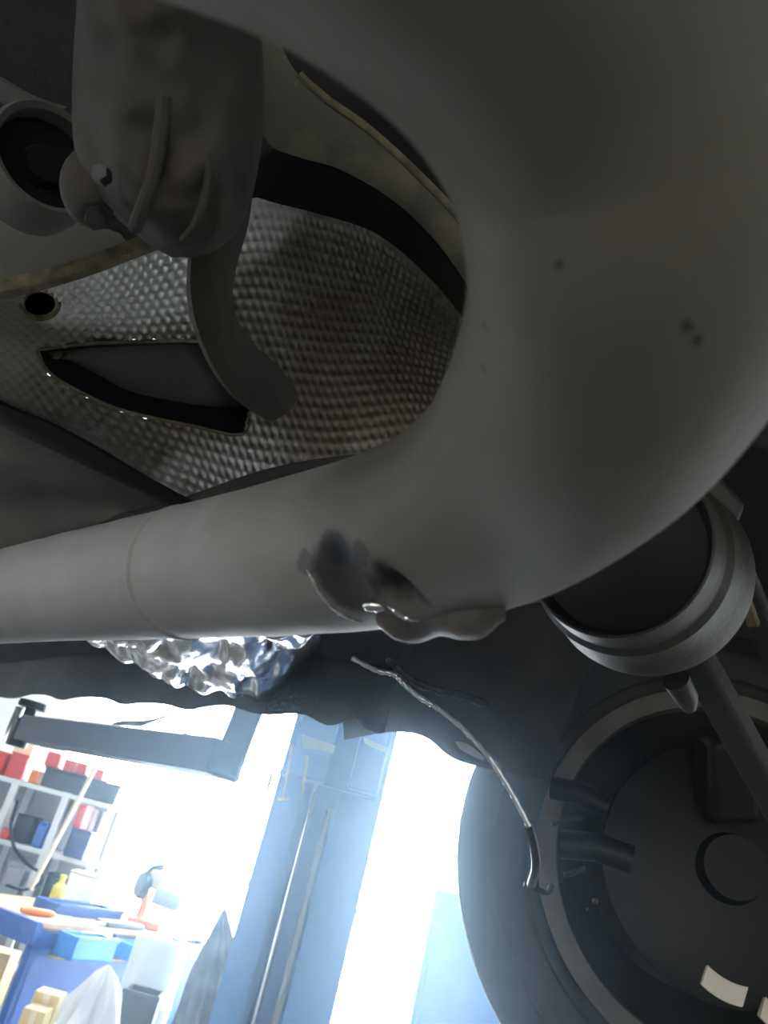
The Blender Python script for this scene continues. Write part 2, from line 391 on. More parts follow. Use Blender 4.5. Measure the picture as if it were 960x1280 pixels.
m_shield = mat('embossed_aluminium', (0.55, 0.54, 0.51), 0.32, 0.75, col2=(0.27, 0.235, 0.19), scale=9, thr=(0.38, 0.56), rough2=0.55, bump=0.25, bscale=500,
               spots=[(tuple(U(430, 430, .68)), .11, (0.25, 0.21, 0.17), .7), (tuple(U(20, 440, .6)), .09, (0.21, 0.20, 0.155), .8), (tuple(U(130, 560, .68)), .07, (0.24, 0.23, 0.20), .7),
                      (tuple(U(175, 360, .545)), .07, (0.86, 0.86, 0.83), .9), (tuple(U(345, 290, .56)), .05, (0.82, 0.81, 0.78), .9), (tuple(U(255, 610, .72)), .05, (0.7, 0.7, 0.68), .8)])
shield = thing('heat_shield', 'dimpled aluminium heat shield with a dirty brown bowl behind the exhaust pipe', 'heat shield', tuple(U(300, 400, .63)))
sm = MB(); sm.add(vv, ff); sm.build('embossed_sheet', m_shield, shield, angle=70)
def shield_d(x, y):
    best = min(((px[j][i][0] - x) ** 2 + (px[j][i][1] - y) ** 2, px[j][i][2]) for j in range(0, gh, 3) for i in range(0, gw, 3))
    return best[1]
# folded rim along the top, road dirt on it
RIM = cr([(-90, 372), (0, 358), (60, 344), (120, 325), (185, 300), (250, 276)], 8)
MB().slab([U(x, y - 8, .495) for x, y in RIM], [U(x, y + 17, .50 + .002) for x, y in RIM], .002, 4, .004).build('rolled_rim', m_rust, shield)
# pressed pocket
out = cr(POCKET + [POCKET[0]], 4)[:-1]
INN = [(58, 440), (104, 436), (170, 432), (246, 431), (266, 444), (283, 472), (297, 498), (296, 509), (240, 505), (165, 490), (122, 468), (80, 448)]
inn = cr(INN + [INN[0]], 4)[:-1]
pk = MB(); Ao = [U(x, y, shield_d(x, y) - .002) for x, y in out]; Bi = [U(x, y, shield_d(x, y) + .03) for x, y in inn]
Bo = [U(x, y, shield_d(x, y) + .036) for x, y in out]
pk.loft([Ao, Bi], cv=True); pk.loft([Bi, [p + F * .003 for p in Bi]], cv=True)
pk.build('pocket_wall', m_black, shield)  # black colour stands in for the deep shade inside the recess
n_ = len(Bi); bk = MB(); half = n_ // 2
ta = [Bi[k] for k in range(0, 25)]; tb_ = [Bi[(-k) % n_] for k in range(0, 25)]
bk.slab(ta, tb_, .002, 6, .006); plabel(bk.build('pocket_panel', m_panel, shield), 'dusty brown panel inside the pocket')
MB().tube(Ao + [Ao[0]], .0014, 8, cap=False).build('pocket_rim', m_rust, shield)
hp = [U(x, y, .535) for x, y in HOLE]
hl = MB(); hl.loft([hp, [p + ray(50, 380) * .03 for p in hp]], cv=True); hl.f.append(tuple(range(16, 32)))
plabel(hl.build('bolt_hole', m_black, shield), 'dark round bolt hole')
MB().tube(hp + [hp[0]], .002, 8, cap=False).build('hole_rim', m_rust, shield)

# ------------------------------------------------------------------ brace and black strip for the shaded gap above the shield
brace = thing('tunnel_brace', 'dusty green-grey curved steel brace beside the pipe, dirt along its edge', 'brace', tuple(U(480, 210, .49)))
up = cr([(330, 0, .46), (362, 78, .47), (400, 118, .475), (455, 158, .48), (515, 212, .485), (575, 275, .49), (625, 340, .495), (660, 400, .50)], 8)
lo = cr([(318, 120, .47), (335, 178, .485), (372, 196, .49), (425, 212, .495), (490, 250, .50), (545, 302, .505), (592, 370, .51), (630, 440, .515)], 8)
MB().slab([U(*p) for p in up], [U(*p) for p in lo], .003, 5, .004).build('brace_web', m_brace, brace)
MB().tube([U(x + 4, y + 2, d) for x, y, d in up[10:]], .0024, 8).build('dirty_lip', m_rust, brace)
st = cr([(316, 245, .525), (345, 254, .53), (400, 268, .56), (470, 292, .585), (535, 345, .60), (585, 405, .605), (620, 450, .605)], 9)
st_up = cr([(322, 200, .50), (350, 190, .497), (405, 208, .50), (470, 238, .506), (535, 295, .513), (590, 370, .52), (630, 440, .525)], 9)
plabel(MB().slab([U(*p) for p in st_up], [U(*p) for p in st], .004, 4).build('shaded_gap_strip', m_black, brace), 'wide black strip standing in for the shaded gap along the lower edge')  # shade of the open gap put in as a black sheet

# ------------------------------------------------------------------ dark brown mount with hanging strap
mount = thing('gearbox_mount', 'dark brown cast mount with a strap hanging before the heat shield', 'mount', tuple(U(210, 160, .38)))
prof = cr([(-120, 98, 322, .33), (0, 96, 322, .35), (60, 92, 328, .36), (140, 90, 330, .37), (200, 96, 324, .375), (250, 122, 314, .38), (285, 160, 300, .385), (308, 190, 280, .39), (322, 215, 255, .395)], 6)
g = []
for y, xl, xr, d in prof:
    c = (xl + xr) / 2; hw = (xr - xl) / 2; ring = []
    for k in range(64):
        a = 2 * math.pi * k / 64
        fold = 1 + .05 * math.cos(5 * a + y * .01) + .025 * math.cos(9 * a)
        x = c + hw * math.cos(a); dd = d - .05 * math.sin(a) * fold * min(1, hw / 90) + .008 * noise.noise(Vector((math.cos(a) * 2.2, math.sin(a) * 2.2, y * .018)))
        ring.append(U(x, y, dd))
    g.append(ring)
mb = MB(); mb.loft(g, cv=True); o = len(mb.v) - 64; mb.f.append(tuple(range(o, o + 64))); mb.f.append(tuple(range(63, -1, -1)))
mb.build('mount_body', m_cast, mount, angle=60)
for pts, w in (([(262, 190, .327), (258, 235, .332), (246, 275, .338), (228, 300, .35)], .0016), ([(205, 120, .318), (196, 200, .326), (178, 260, .335), (168, 285, .345)], .0030)):
    MB().tube([U(*p) for p in cr(pts, 6)], w, 8).build('casting_rib', m_cast, mount)
S0 = cr([(288, 215, 62, .375), (279, 275, 64, .375), (268, 325, 58, .385), (265, 372, 52, .40), (276, 415, 52, .42), (300, 455, 60, .45), (330, 485, 64, .48), (356, 512, 44, .50)], 7)
La = []; Lb = []
for i, (x, y, w, d) in enumerate(S0):
    a = S0[max(i - 1, 0)]; b = S0[min(i + 1, len(S0) - 1)]; tx, ty = b[0] - a[0], b[1] - a[1]; l = math.hypot(tx, ty)
    nx_, ny_ = -ty / l, tx / l
    La.append(U(x + nx_ * w / 2, y + ny_ * w / 2, d)); Lb.append(U(x - nx_ * w / 2, y - ny_ * w / 2, d + .012))
plabel(MB().slab(La, Lb, .006, 5, .004).build('hanging_strap', m_cast, mount), 'bent brown strap')
MB().ball(U(116, 234, .372), (.015, .012, .019), (CX, F, CY)).build('mount_lug', m_cast, mount)
MB().lathe([(0, .006), (.0045, .006), (.005, .004), (.005, 0), (.007, 0), (.007, -.003), (0, -.003)], U(121, 270, .352), -F + CX * .2 - CY * .8, 6).build('bolt', m_alloy, mount, angle=20)
MB().lathe([(0, .006), (.0035, .006), (.004, .004), (.004, 0), (0, 0)], U(130, 222, .335), -F, 6).build('bolt', m_alloy, mount, angle=20)

bush = thing('rubber_bushing', 'dark hollow bushing with a grey rim left of the brown mount', 'bushing', tuple(U(64, 200, .42)))
bx = (-F * 0.8 + CX * .75 + CY * .1).normalized(); bc = U(62, 200, .42)
MB().lathe([(.026, -.03), (.030, -.03), (.031, .0), (.029, .004), (.026, .002), (.026, -.03)], bc, bx, 40).build('metal_sleeve', m_panel, bush)
MB().lathe([(.0255, -.02), (.0255, -.008), (.012, -.010), (.010, -.004), (.0, -.004)], bc, bx, 40).build('rubber_core', m_black, bush)

# ------------------------------------------------------------------ car underbody (floor pan, panels, sill)
body = thing('car_underbody', 'dark undercoated car floor and sill above the pipe and shield', 'car', (0, .3, 1.95))
MB().box((-.2, -.15, 2.02), (3.0, 1.6, .02)).build('floor_pan', m_under, body)
MB().box((-.85, 1.0, 1.90), (1.2, .50, .02)).build('outer_floor', m_under, body)
MB().box((-.10, 1.0, 1.90), (.28, .50, .02)).build('outer_floor', m_under, body)
MB().box((.68, .95, 2.12), (1.3, .75, .02)).build('arch_roof', m_under, body)
MB().box((.72, 1.30, 2.10), (1.3, .02, .42)).build('outer_fender', m_under, body)
# grey panel at the upper edge
MB().plate([U(x, y, .53) for x, y in ((-110, 262), (-20, 246), (70, 262), (150, 292), (160, 306), (70, 332), (0, 352), (-110, 385))], .004).build('floor_panel', m_panel, body)
MB().slab([U(x, y, .50) for x, y in cr([(-60, 60), (0, 100), (40, 122), (80, 135)], 5)], [U(x, y, .51) for x, y in cr([(-60, 95), (0, 128), (35, 150), (70, 165)], 5)], .004, 4, .004).build('floor_rib', m_panel, body)
# dark panel above the pipe at the lower side
pa = cr([(-140, 450, .74), (0, 524, .72), (120, 582, .715), (215, 634, .72), (260, 660, .73)], 8)
pb = cr([(-140, 690, .86), (0, 700, .84), (100, 690, .82), (190, 680, .79), (262, 668, .76)], 8)
g = []
for i, (a, b) in enumerate(zip(pa, pb)):
    row = []
    for k in range(13):
        q = k / 12; p = [a[j] + (b[j] - a[j]) * q for j in range(3)]
        p[2] += .012 * math.sin(q * 9 + i * .25) * math.sin(math.pi * q) + .006 * noise.noise(Vector((i * .3, q * 4, 1)))
        row.append(U(*p))
    g.append(row)
g2 = [[p + F * .004 for p in r][::-1] for r in g]
lp = MB(); lp.loft([a + b for a, b in zip(g, g2)], cv=True); lp.build('pressed_floor_panel', m_panel, body, angle=60)
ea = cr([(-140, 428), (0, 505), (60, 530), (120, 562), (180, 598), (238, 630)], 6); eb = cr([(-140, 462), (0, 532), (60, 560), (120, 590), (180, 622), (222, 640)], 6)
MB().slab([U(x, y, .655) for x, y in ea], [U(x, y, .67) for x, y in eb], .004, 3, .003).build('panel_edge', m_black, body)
# sill with its welded lower flange
sp = [H(x, y, 1.665) for x, y in ((-160, 868), (-80, 869), (0, 872), (80, 872), (180, 882), (290, 888), (400, 902), (480, 916))]
se = cr([tuple(p) for p in sp], 10)
inner = [Vector((p[0] + .01, p[1] - .30, 1.79)) for p in se]
sl = MB(); sl.slab([Vector(p) + Vector((0, -.02, .055)) for p in se], inner, .01, 6, .012, nrm=Vector((0, -.35, -1)).normalized()); sl.build('sill_underside', m_under, body, angle=60)
fl = MB()
fa = [Vector((p[0], p[1], 1.76)) for p in se]; fb = [Vector((p[0], p[1], 1.667 + .005 * noise.noise(Vector((i * .35, 3, 0))) + .003 * math.sin(i * .8))) for i, p in enumerate(se)]
fl.slab(fa, fb, .004, 3, 0, nrm=Vector((0, -1, 0))); fl.build('sill_flange', m_under, body)
sb_ = MB(); sb_.slab([Vector((p[0], p[1] + .02, 2.1)) for p in se], [Vector((p[0], p[1] + .02, 1.72)) for p in se], .03, 3, 0, nrm=Vector((0, -1, 0))); sb_.build('outer_sill', m_under, body)
# blade of the arch liner ending at the bright gap
la = cr([tuple(U(420, 770, .86)), tuple(U(480, 765, .86)), tuple(U(560, 760, .82)), tuple(U(650, 760, .80)), tuple(U(760, 740, .82))], 8)
lb = cr([tuple(U(430, 925, .90)), tuple(U(490, 915, .90)), tuple(U(532, 922, .88)), tuple(U(575, 952, .88)), tuple(U(680, 975, .86))], 8)
MB().slab(la, lb, .006, 6, .01).build('arch_liner', m_under, body)

foil = MB(); g = []
for i in range(91):
    row = []; x = 110 + 290 * i / 90
    lo_y = cr([(803,), (812,), (838,), (858,), (860,), (868,), (876,), (872,), (850,), (812,)], 10)[i][0] + 2.5 * math.sin(i * .6)
    for k in range(31):
        q = k / 30; y = 790 + (lo_y - 790) * q; ys = .50 + .13 * (1 - i / 90)
        row.append(A(x, y, ys + (.80 - ys) * q) + Vector((0, 0, .009 * noise.noise(Vector((i * .09, k * .12, 2))) + .0022 * noise.noise(Vector((i * .26, k * .33, 5))) + .003 * abs(noise.noise(Vector((i * .2, k * .2, 9)))))))
    g.append(row)
foil.loft(g)
fo = foil.build('foil_wrap', m_foil, angle=50); tag(fo, 'crumpled shiny foil shield under the sill, glinting below the pipe', 'foil shield')
so_ = fo.modifiers.new('solid', 'SOLIDIFY'); so_.thickness = .002; so_.offset = 0

# ------------------------------------------------------------------ flared cup beside the pipe's bend
cup = thing('spring_seat', 'flared brown steel cup with a dark hollow, below the pipe bend', 'spring seat', tuple(U(800, 710, .44)))
nc = U(768, 680, .41); fc = U(805, 716, .455)
axn = (nc - fc).normalized(); Lc = (nc - fc).length
prof = [(.0, Lc * .7), (.043, Lc * .8), (.0465, Lc * .97), (.0475, Lc), (.0485, Lc * .98), (.0505, Lc * .66), (.0535, Lc * .58), (.0525, Lc * .50), (.0555, Lc * .16), (.0575, .0), (.0575, -.005), (.054, -.009), (0, -.009)]
m_cup = mat('dusty_brown_steel', (0.042, 0.039, 0.029), 0.5, 0.2, col2=(0.03, 0.028, 0.022), scale=25, bump=0.2, bscale=200)
MB().lathe(prof[2:], fc, axn, 72).build('flared_cup', m_cup, cup, angle=25)
MB().lathe(prof[:3], fc, axn, 72).build('hollow', m_black, cup)
MB().plate([U(x, y, .452) for x, y in ((872, 585), (896, 590), (934, 630), (926, 652), (905, 668), (880, 640))], .016).build('fixing_lug', m_cup, cup, bevel=.003)
MB().tube([U(845, 850, .47), U(858, 872, .475), U(862, 885, .48)], [.008, .007, .004], 14).build('stud', m_cup, cup)

# suspension arm and rods in the dark, right
arm = thing('suspension_arm', 'dark rusty suspension arm slanting beyond the spring seat', 'suspension arm', tuple(U(920, 900, .6)))
MB().bar(U(858, 800, .54), U(1010, 1075, .60), .022, .018).build('arm_beam', m_under, arm, bevel=.004)
MB().bar(U(915, 690, .55), U(985, 860, .60), .018, .012).build('arm_link', m_under, arm, bevel=.003)
plabel(MB().bar(U(931, 748, .535), U(943, 782, .54), .007, .006).build('clip', m_rust, arm, bevel=.001), 'small pale rusty clip')

# ------------------------------------------------------------------ wheel seen from its inner side
wc = U(899, 1088, .985); WA = Vector((-.197, -.98, .02)).normalized()   # towards the camera
wheel = thing('wheel', 'dark car wheel seen from inside, tyre edge lit along the bright gap', 'wheel', tuple(wc))
tp = [(.212, -.02), (.218, .004), (.226, .010), (.240, .012), (.268, .016), (.288, .012), (.298, .004), (.306, -.002), (.316, -.018), (.3195, -.03)]
for k in range(5):
    z = -.040 - .026 * k; tp += [(.321, z + .010), (.322, z - .010), (.316, z - .012), (.316, z - .015)]
tp += [(.316, -.178), (.303, -.193), (.268, -.202), (.22, -.19), (.212, -.17)]
MB().lathe(tp, wc, WA, 120, closed=True).build('tyre', m_rubber, wheel, angle=30)
for r_, h_ in ((.238, .0125), (.278, .0145)):
    MB().lathe([(r_ - .003, h_), (r_, h_ + .0022), (r_ + .003, h_)], wc, WA, 120).build('sidewall_rib', m_rubber, wheel)
MB().lathe([(.214, .006), (.220, .008), (.217, .001), (.205, -.002), (.196, -.012), (.190, -.03), (.160, -.09), (.14, -.12), (.05, -.13), (.0, -.13)], wc, WA, 96).build('rim', m_alloy, wheel, angle=40)
m_flange = mat('dusty_rim_flange', (0.12, 0.11, 0.10), 0.6, 0.1, col2=(0.07, 0.066, 0.06), scale=18)
plabel(MB().lathe([(.196, -.004), (.199, .010), (.214, .013), (.222, .012), (.2225, .004)], wc, WA, 96).build('rim_flange', m_flange, wheel), 'dusty paler rim edge')
# knuckle, back plate and hose
hub = thing('brake_assembly', 'dark brake back plate and knuckle in front of the wheel', 'brake', tuple(wc + WA * .08))
hc = wc + WA * .035
MB().lathe([(.0, .03), (.035, .03), (.04, .01), (.13, .004), (.145, 0), (.145, -.006), (0, -.006)], hc, WA, 64).build('back_plate', m_black, hub, angle=30)
MB().box(wc + WA * .07 + Vector((-.02, 0, .10)), (.06, .06, .10), (CX, F, CY)).build('caliper', m_black, hub, bevel=.01)
for a, b, r_ in (((690, 985), (760, 1010), .010), ((700, 1055), (790, 1075), .012)):
    MB().tube([U(*a, .70), U((a[0] + b[0]) / 2, (a[1] + b[1]) / 2 - 6, .69), U(*b, .68)], r_, 16).build('bush_end', m_black, hub)
for px_, py_, L_ in ((905, 1237, .046), (972, 1274, .034)):
    v = ray(px_, py_); p = CAM + v * ((hc + WA * .012 - CAM).dot(WA) / v.dot(WA))
    tx = (CX * math.cos(rad(-30)) + CY * math.sin(rad(-30))); tx = (tx - WA * tx.dot(WA)).normalized(); ty_ = WA.cross(tx).normalized(); g = []
    if ty_.z < 0: ty_ = -ty_
    for k in range(9):
        q = k / 4 - 1; c = p + tx * (q * L_ / 2) + ty_ * (.004 * q * q)
        g.append([c + ty_ * .011, c - ty_ * .011, c - ty_ * .010 - WA * .012, c + ty_ * .010 - WA * .012])
    w_ = MB(); w_.loft(g, cv=True); w_.f += [(0, 1, 2, 3), (35, 34, 33, 32)]
    plabel(w_.build('plastic_clip', m_weight, hub, bevel=.001), 'curved white plastic clip')
MB().tube([U(*p, .64) for p in cr([(655, 1105), (668, 1110), (684, 1116), (690, 1106)], 4)], .0022, 8).build('clip', m_alloy, hub)
MB().tube([U(*p, .66) for p in cr([(690, 1030), (705, 1026), (718, 1022), (728, 1024)], 4)], .002, 8).build('clip', m_alloy, hub)
MB().tube([U(*p, .66) for p in cr([(705, 1094), (720, 1090), (732, 1084)], 4)], .002, 8).build('clip', m_alloy, hub)
MB().ball(U(744, 1126, .65), .0025).build('bolt_head', m_alloy, hub)
MB().ball(U(735, 1137, .65), .0018).build('bolt_head', m_alloy, hub)

m_braid = mat('braided_steel_glint', (0.85, 0.85, 0.84), 0.25, 0.8)
HP = cr([(440, 822, .62), (470, 838, .62), (492, 843, .62), (505, 855, .615), (525, 872, .61), (548, 886, .605), (580, 912, .60), (612, 948, .59), (640, 992, .585), (662, 1034, .58)], 12)
P3 = [U(*p) for p in HP]
rr = [.0021 + .0003 * math.sin(i * 1.3) for i in range(len(P3))]
hose = MB().tube(P3, rr, 10).build('brake_hose', m_braid); plabel(MB().tube([U(*p) for p in cr([(661, 1032, .58), (668, 1060, .58), (670, 1085, .583), (664, 1106, .60)], 5)], .0034, 10).build('dark_hose_run', m_hose, hose), 'black hose run where the glint ends'); tag(hose, 'thin braided hose glinting across the dark wheel arch', 'hose')  # pale run and black end: glint and darkness painted into one hose
H2 = [U(*p, .70) for p in cr([(486, 822), (500, 838), (520, 852), (545, 862), (575, 868), (610, 880)], 8)]
cl = MB().tube(H2, [.0035 + .0012 * (math.sin(i * 1.05) > .3) for i in range(len(H2))], 10).build('brake_line', m_hose)
tag(cl, 'black knobbly brake line above the braided hose', 'brake line')
lg = MB().slab([U(*p, .80) for p in cr([(568, 926), (585, 930), (606, 946)], 5)], [U(*p, .80) for p in cr([(574, 936), (590, 945), (605, 951)], 5)], .004, 3)
lgo = lg.build('bright_gap_sliver', m_lip); tag(lgo, 'small shiny sliver standing in for the bright gap under the braided hose', 'clip')  # shiny sliver added in place of the bright gap below the hose

# ------------------------------------------------------------------ two-post lift
CY0 = 1.80
colL, colR = A(345, 985, CY0).x, A(480, 950, CY0).x + .015
lift = thing('car_lift', 'blue two-post car lift with its swing arm under the sill', 'car lift', ((colL + colR) / 2, CY0 + .1, 0))
cb = MB(); hz = 3.0
cb.box(((colL + colR) / 2, CY0 + .19, hz / 2), (colR - colL, .012, hz))
cb.box((colL + .006, CY0 + .095, hz / 2), (.012, .19, hz)); cb.box((colR - .006, CY0 + .095, hz / 2), (.012, .19, hz))
cb.box((colL + .028, CY0, hz / 2), (.056, .012, hz)); cb.box((colR - .045, CY0, hz / 2), (.09, .012, hz))
cb.build('column', m_blue, lift)
bz = MB(); bz.box(((colL + colR) / 2, CY0 + .1, .01), (.45, .5, .02)); bz.build('base_plate', m_blue, lift)
r1 = A(386, 1015, CY0 + .05); r2 = A(405, 1040, CY0 + .09)
plabel(MB().tube([(r1.x, CY0 + .05, .1), (r1.x, CY0 + .05, 1.70)], .0075, 16).build('piston_rod', m_chrome, lift), 'bright steel rod')
plabel(MB().tube([(r2.x, CY0 + .10, .1), (r2.x, CY0 + .10, 1.66)], .007, 12).build('lift_cable', m_pale, lift), 'pale steel cable')
ca = MB(); ca.box(((colL + colR) / 2 - .005, CY0 - .035, 1.79), (colR - colL - .02, .05, .19)); ca.box((-.015, CY0 - .08, 1.755), (.08, .05, .12)); ca.build('carriage', m_blue, lift, bevel=.004)
MB().box((.105, CY0 - .075, 1.765), (.06, .05, .13)).build('carriage_cheek', m_blue, lift, bevel=.004)
pv = Vector((-.02, CY0 - .06, 1.83))
for a, b, w in (((352, 1000), (366, 930), .010), ((347, 1000), (362, 998), .010), ((378, 990), (384, 945), .008), ((333, 990), (340, 968), .008)):
    MB().bar(A(*a, CY0 - .11), A(*b, CY0 - .11), w, .006).build('latch_link', m_steel, lift, bevel=.001)
MB().plate([A(*p, CY0 - .12) for p in ((378, 918), (394, 923), (419, 932), (417, 941), (379, 934))], .008).build('latch_plate', m_pale, lift)
MB().plate([A(*p, CY0 - .12) for p in ((455, 922), (484, 934), (482, 941), (456, 929))], .008).build('latch_plate', m_pale, lift)
aL = H(38, 913, 1.672); aR = H(285, 950, 1.672); aR = aL + (aR - aL) * 1.0
m_arm = mat('dark_blue_arm_paint', (0.018, 0.025, 0.045), 0.5)
MB().bar(aL, aR, .075, .060).build('swing_arm', m_arm, lift, bevel=.004)
md = aL.lerp(aR, .55)
MB().bar(aR + Vector((.0, 0, -.03)), aR + Vector((.012, .05, .19)), .05, .03, Vector((0, 1, 0))).build('arm_upright', m_arm, lift, bevel=.004)
MB().bar(aR + Vector((-.02, .05, .18)), pv, .06, .04).build('arm_root', m_arm, lift, bevel=.004)
MB().plate([H(x, y, 1.71) for x, y in ((140, 906), (175, 909), (212, 895), (196, 901), (178, 904), (152, 904))], .006).build('arm_gear', m_dark, lift)
e = aL + Vector((-.015, -.01, 0))
MB().lathe([(0, -.045), (.024, -.045), (.024, .02), (.015, .022), (.015, .05), (.034, .05), (.036, .056), (.034, .066), (0, .066)], e, (0, 0, 1), 24).build('arm_pad', m_dark, lift)
e2 = H(22, 905, 1.68)
plabel(MB().lathe([(0, -.05), (.012, -.05), (.012, .04), (0, .04)], e2 + Vector((-.01, 0, 0)), (0, 0, 1), 20).build('pad_screw', m_chrome, lift), 'bright pad screw')

# blue cabinet by the window
cx0 = A(545, 1110, 4.0); cz = cx0.z
cab = thing('blue_cabinet', 'plain blue steel cabinet before the window behind the tyre', 'cabinet', (cx0.x + .45, 4.25, 0))
MB().box((cx0.x + .45, 4.25, cz / 2), (.9, .5, cz)).build('cabinet_body', m_blue, cab, bevel=.006)
for k in (0, 1):
    dr = MB().box((cx0.x + .235 + .43 * k, 3.99, cz / 2), (.42, .02, cz - .1)).build('cabinet_door', m_blue, cab, bevel=.004)
    MB().box((cx0.x + .40 + .10 * k, 3.975, cz * .6), (.015, .02, .12)).build('door_handle', m_chrome, dr, bevel=.003)

# ------------------------------------------------------------------ workbench and what lies on it
BA = H(52, 1153, .90)
bd = Vector((.50, .866, 0)); bn = Vector((-.866, .5, 0))
Lb_, Wb = 1.62, .80
bench = thing('workbench', 'blue steel workbench with a wooden top, bins hung along its front', 'workbench', (BA.x, BA.y, 0))
BX = (bd, bn, Vector((0, 0, 1)))
def B(u, v, z): return BA + bd * u + bn * v + Vector((0, 0, z - .90))
MB().box(B(Lb_ / 2, Wb / 2, .885), (Lb_, Wb, .03), BX).build('worktop', m_wood, bench, bevel=.004)
MB().box(B(Lb_ / 2, .02, .45), (Lb_ - .02, .03, .80), BX).build('front_panel', m_bench, bench, bevel=.004)
MB().box(B(.0, Wb / 2, .84), (.05, Wb, .12), BX).build('end_rail', m_bench, bench, bevel=.004)
MB().box(B(Lb_ - .03, Wb / 2, .45), (.03, Wb - .06, .84), BX).build('end_panel', m_pale, bench, bevel=.004)
for u, v in ((.03, .03), (.03, Wb - .03), (Lb_ - .03, .03), (Lb_ - .03, Wb - .03)):
    MB().box(B(u, v, .43), (.05, .05, .87), BX).build('leg', m_bench, bench, bevel=.004)
plabel(MB().box(B(.62, -.022, .738), (.95, .05, .012), BX).build('bin_ledge', m_tan, bench, bevel=.002), 'tan ledge under the bins')

def bin_obj(c, s, m, label, group=None, cat='bin', axx=BX, name='storage_bin'):
    t = thing(name, label, cat, tuple(c - Vector((0, 0, s[2] / 2))), group)
    w = MB(); th = .012; X_, Y_, Z_ = axx
    w.box(c - Z_ * (s[2] / 2 - th / 2), (s[0], s[1], th), axx)
    for sx in (-1, 1):
        w.box(c + X_ * sx * (s[0] / 2 - th / 2), (th, s[1], s[2]), axx); w.box(c + Y_ * sx * (s[1] / 2 - th / 2), (s[0], th, s[2]), axx)
    w.build('bin_shell', m, t)
    MB().box(c + Z_ * (s[2] / 2 - .005) - Y_ * (s[1] / 2 + .006), (s[0] + .01, .012, .02), axx).build('bin_lip', m, t, bevel=.002)
    return t
bin_obj(B(.30, -.10, .815), (.34, .15, .12), m_bin, 'bright blue open bin hung at the near corner of the bench', 'bench bins')
bin_obj(B(.78, -.10, .80), (.26, .15, .09), m_bin, 'shallow blue bin in the middle of the bench front', 'bench bins')
bin_obj(B(1.12, -.10, .80), (.24, .15, .10), m_bench, 'dark blue bin nearest the pale end panel of the bench', 'bench bins')
bin_obj(B(.66, .36, .93), (.60, .20, .06), m_bench, 'long dark blue tray on the back of the worktop', None, 'tray', name='tool_tray')
tr = MB().box(B(.74, .07, .915), (.36, .11, .03), BX).build('parts_tray', m_dark, bevel=.01); tag(tr, 'flat black tray along the front of the worktop', 'tray')
sd = thing('screwdriver', 'orange handled tool on the worktop corner', 'tool', tuple(B(.20, .12, .915)))
MB().tube([B(.02, .20, .92), B(.06, .19, .92), B(.19, .15, .92), B(.22, .14, .92)], [.014, .02, .02, .013], 12).build('handle', m_orange, sd)
MB().tube([B(.22, .14, .92), B(.34, .11, .915)], .006, 8).build('blade', m_steel, sd)
wr = thing('wrench', 'pale spanner lying between the orange tool and the black tray', 'tool', tuple(B(.45, .06, .915)))
MB().bar(B(.30, .06, .915), B(.52, .05, .915), .025, .012).build('shank', m_pale, wr, bevel=.003)
MB().lathe([(.012, -.007), (.026, -.007), (.026, .007), (.012, .007)], B(.54, .05, .915), (0, 0, 1), 16, closed=True).build('ring_end', m_pale, wr)
wbx = thing('cream_carton', 'cream carton standing on the back of the bench below the shelf', 'carton', (A(108, 1100, 6.25).x, 6.25, .9))
c0 = A(108, 1100, 6.25); c0.z = 1.0
MB().box((c0.x, 6.25, c0.z), (.20, .20, .20)).build('carton_body', m_white, wbx, bevel=.01)
MB().box((c0.x, 6.25, c0.z + .105), (.205, .205, .015)).build('carton_lid', m_cream, wbx, bevel=.003)
yc = A(78, 1100, 6.0); yc.z = .98; yb = thing('yellow_bottle', 'yellow bottle beside the cream carton', 'bottle', (yc.x, 6.0, .9))
MB().lathe([(0, -.08), (.038, -.08), (.042, -.07), (.042, .03), (.018, .06), (.016, .075), (0, .075)], yc, (0, 0, 1), 20).build('bottle_body', m_yellow, yb)
MB().lathe([(0, 0), (.02, 0), (.02, .03), (0, .03)], yc + Vector((0, 0, .075)), (0, 0, 1), 16).build('cap', m_yellow, yb)

gy = 6.1
gp = A(195, 1112, gy)
gr = thing('bench_grinder', 'orange and grey bench grinder at the far end of the workbench', 'grinder', (gp.x, gy, .9))
MB().lathe([(0, -.02), (.085, -.02), (.09, -.01), (.09, .02), (.08, .03), (0, .03)], A(180, 1106, gy), (-.85, -.5, .1), 28).build('grinding_wheel', m_dark, gr)
MB().tube([A(*p, gy) for p in cr([(172, 1150), (180, 1132), (182, 1112), (188, 1098), (200, 1090)], 4)], .028, 12).build('wheel_guard', m_orange, gr)
MB().box(A(197, 1100, gy), (.11, .10, .12)).build('motor_housing', m_tan, gr, bevel=.02)
MB().lathe([(0, -.09), (.05, -.09), (.055, -.08), (.055, .08), (.04, .1), (0, .1)], A(208, 1124, gy - .06), (1, .2, -.1), 24).build('motor', m_grey, gr)
MB().tube([A(*p, gy) for p in cr([(182, 1097), (190, 1086), (206, 1084)], 4)], .02, 10).build('top_cover', m_dark, gr)
MB().box((gp.x, gy, .925), (.22, .16, .05)).build('grinder_base', m_orange, gr, bevel=.008)

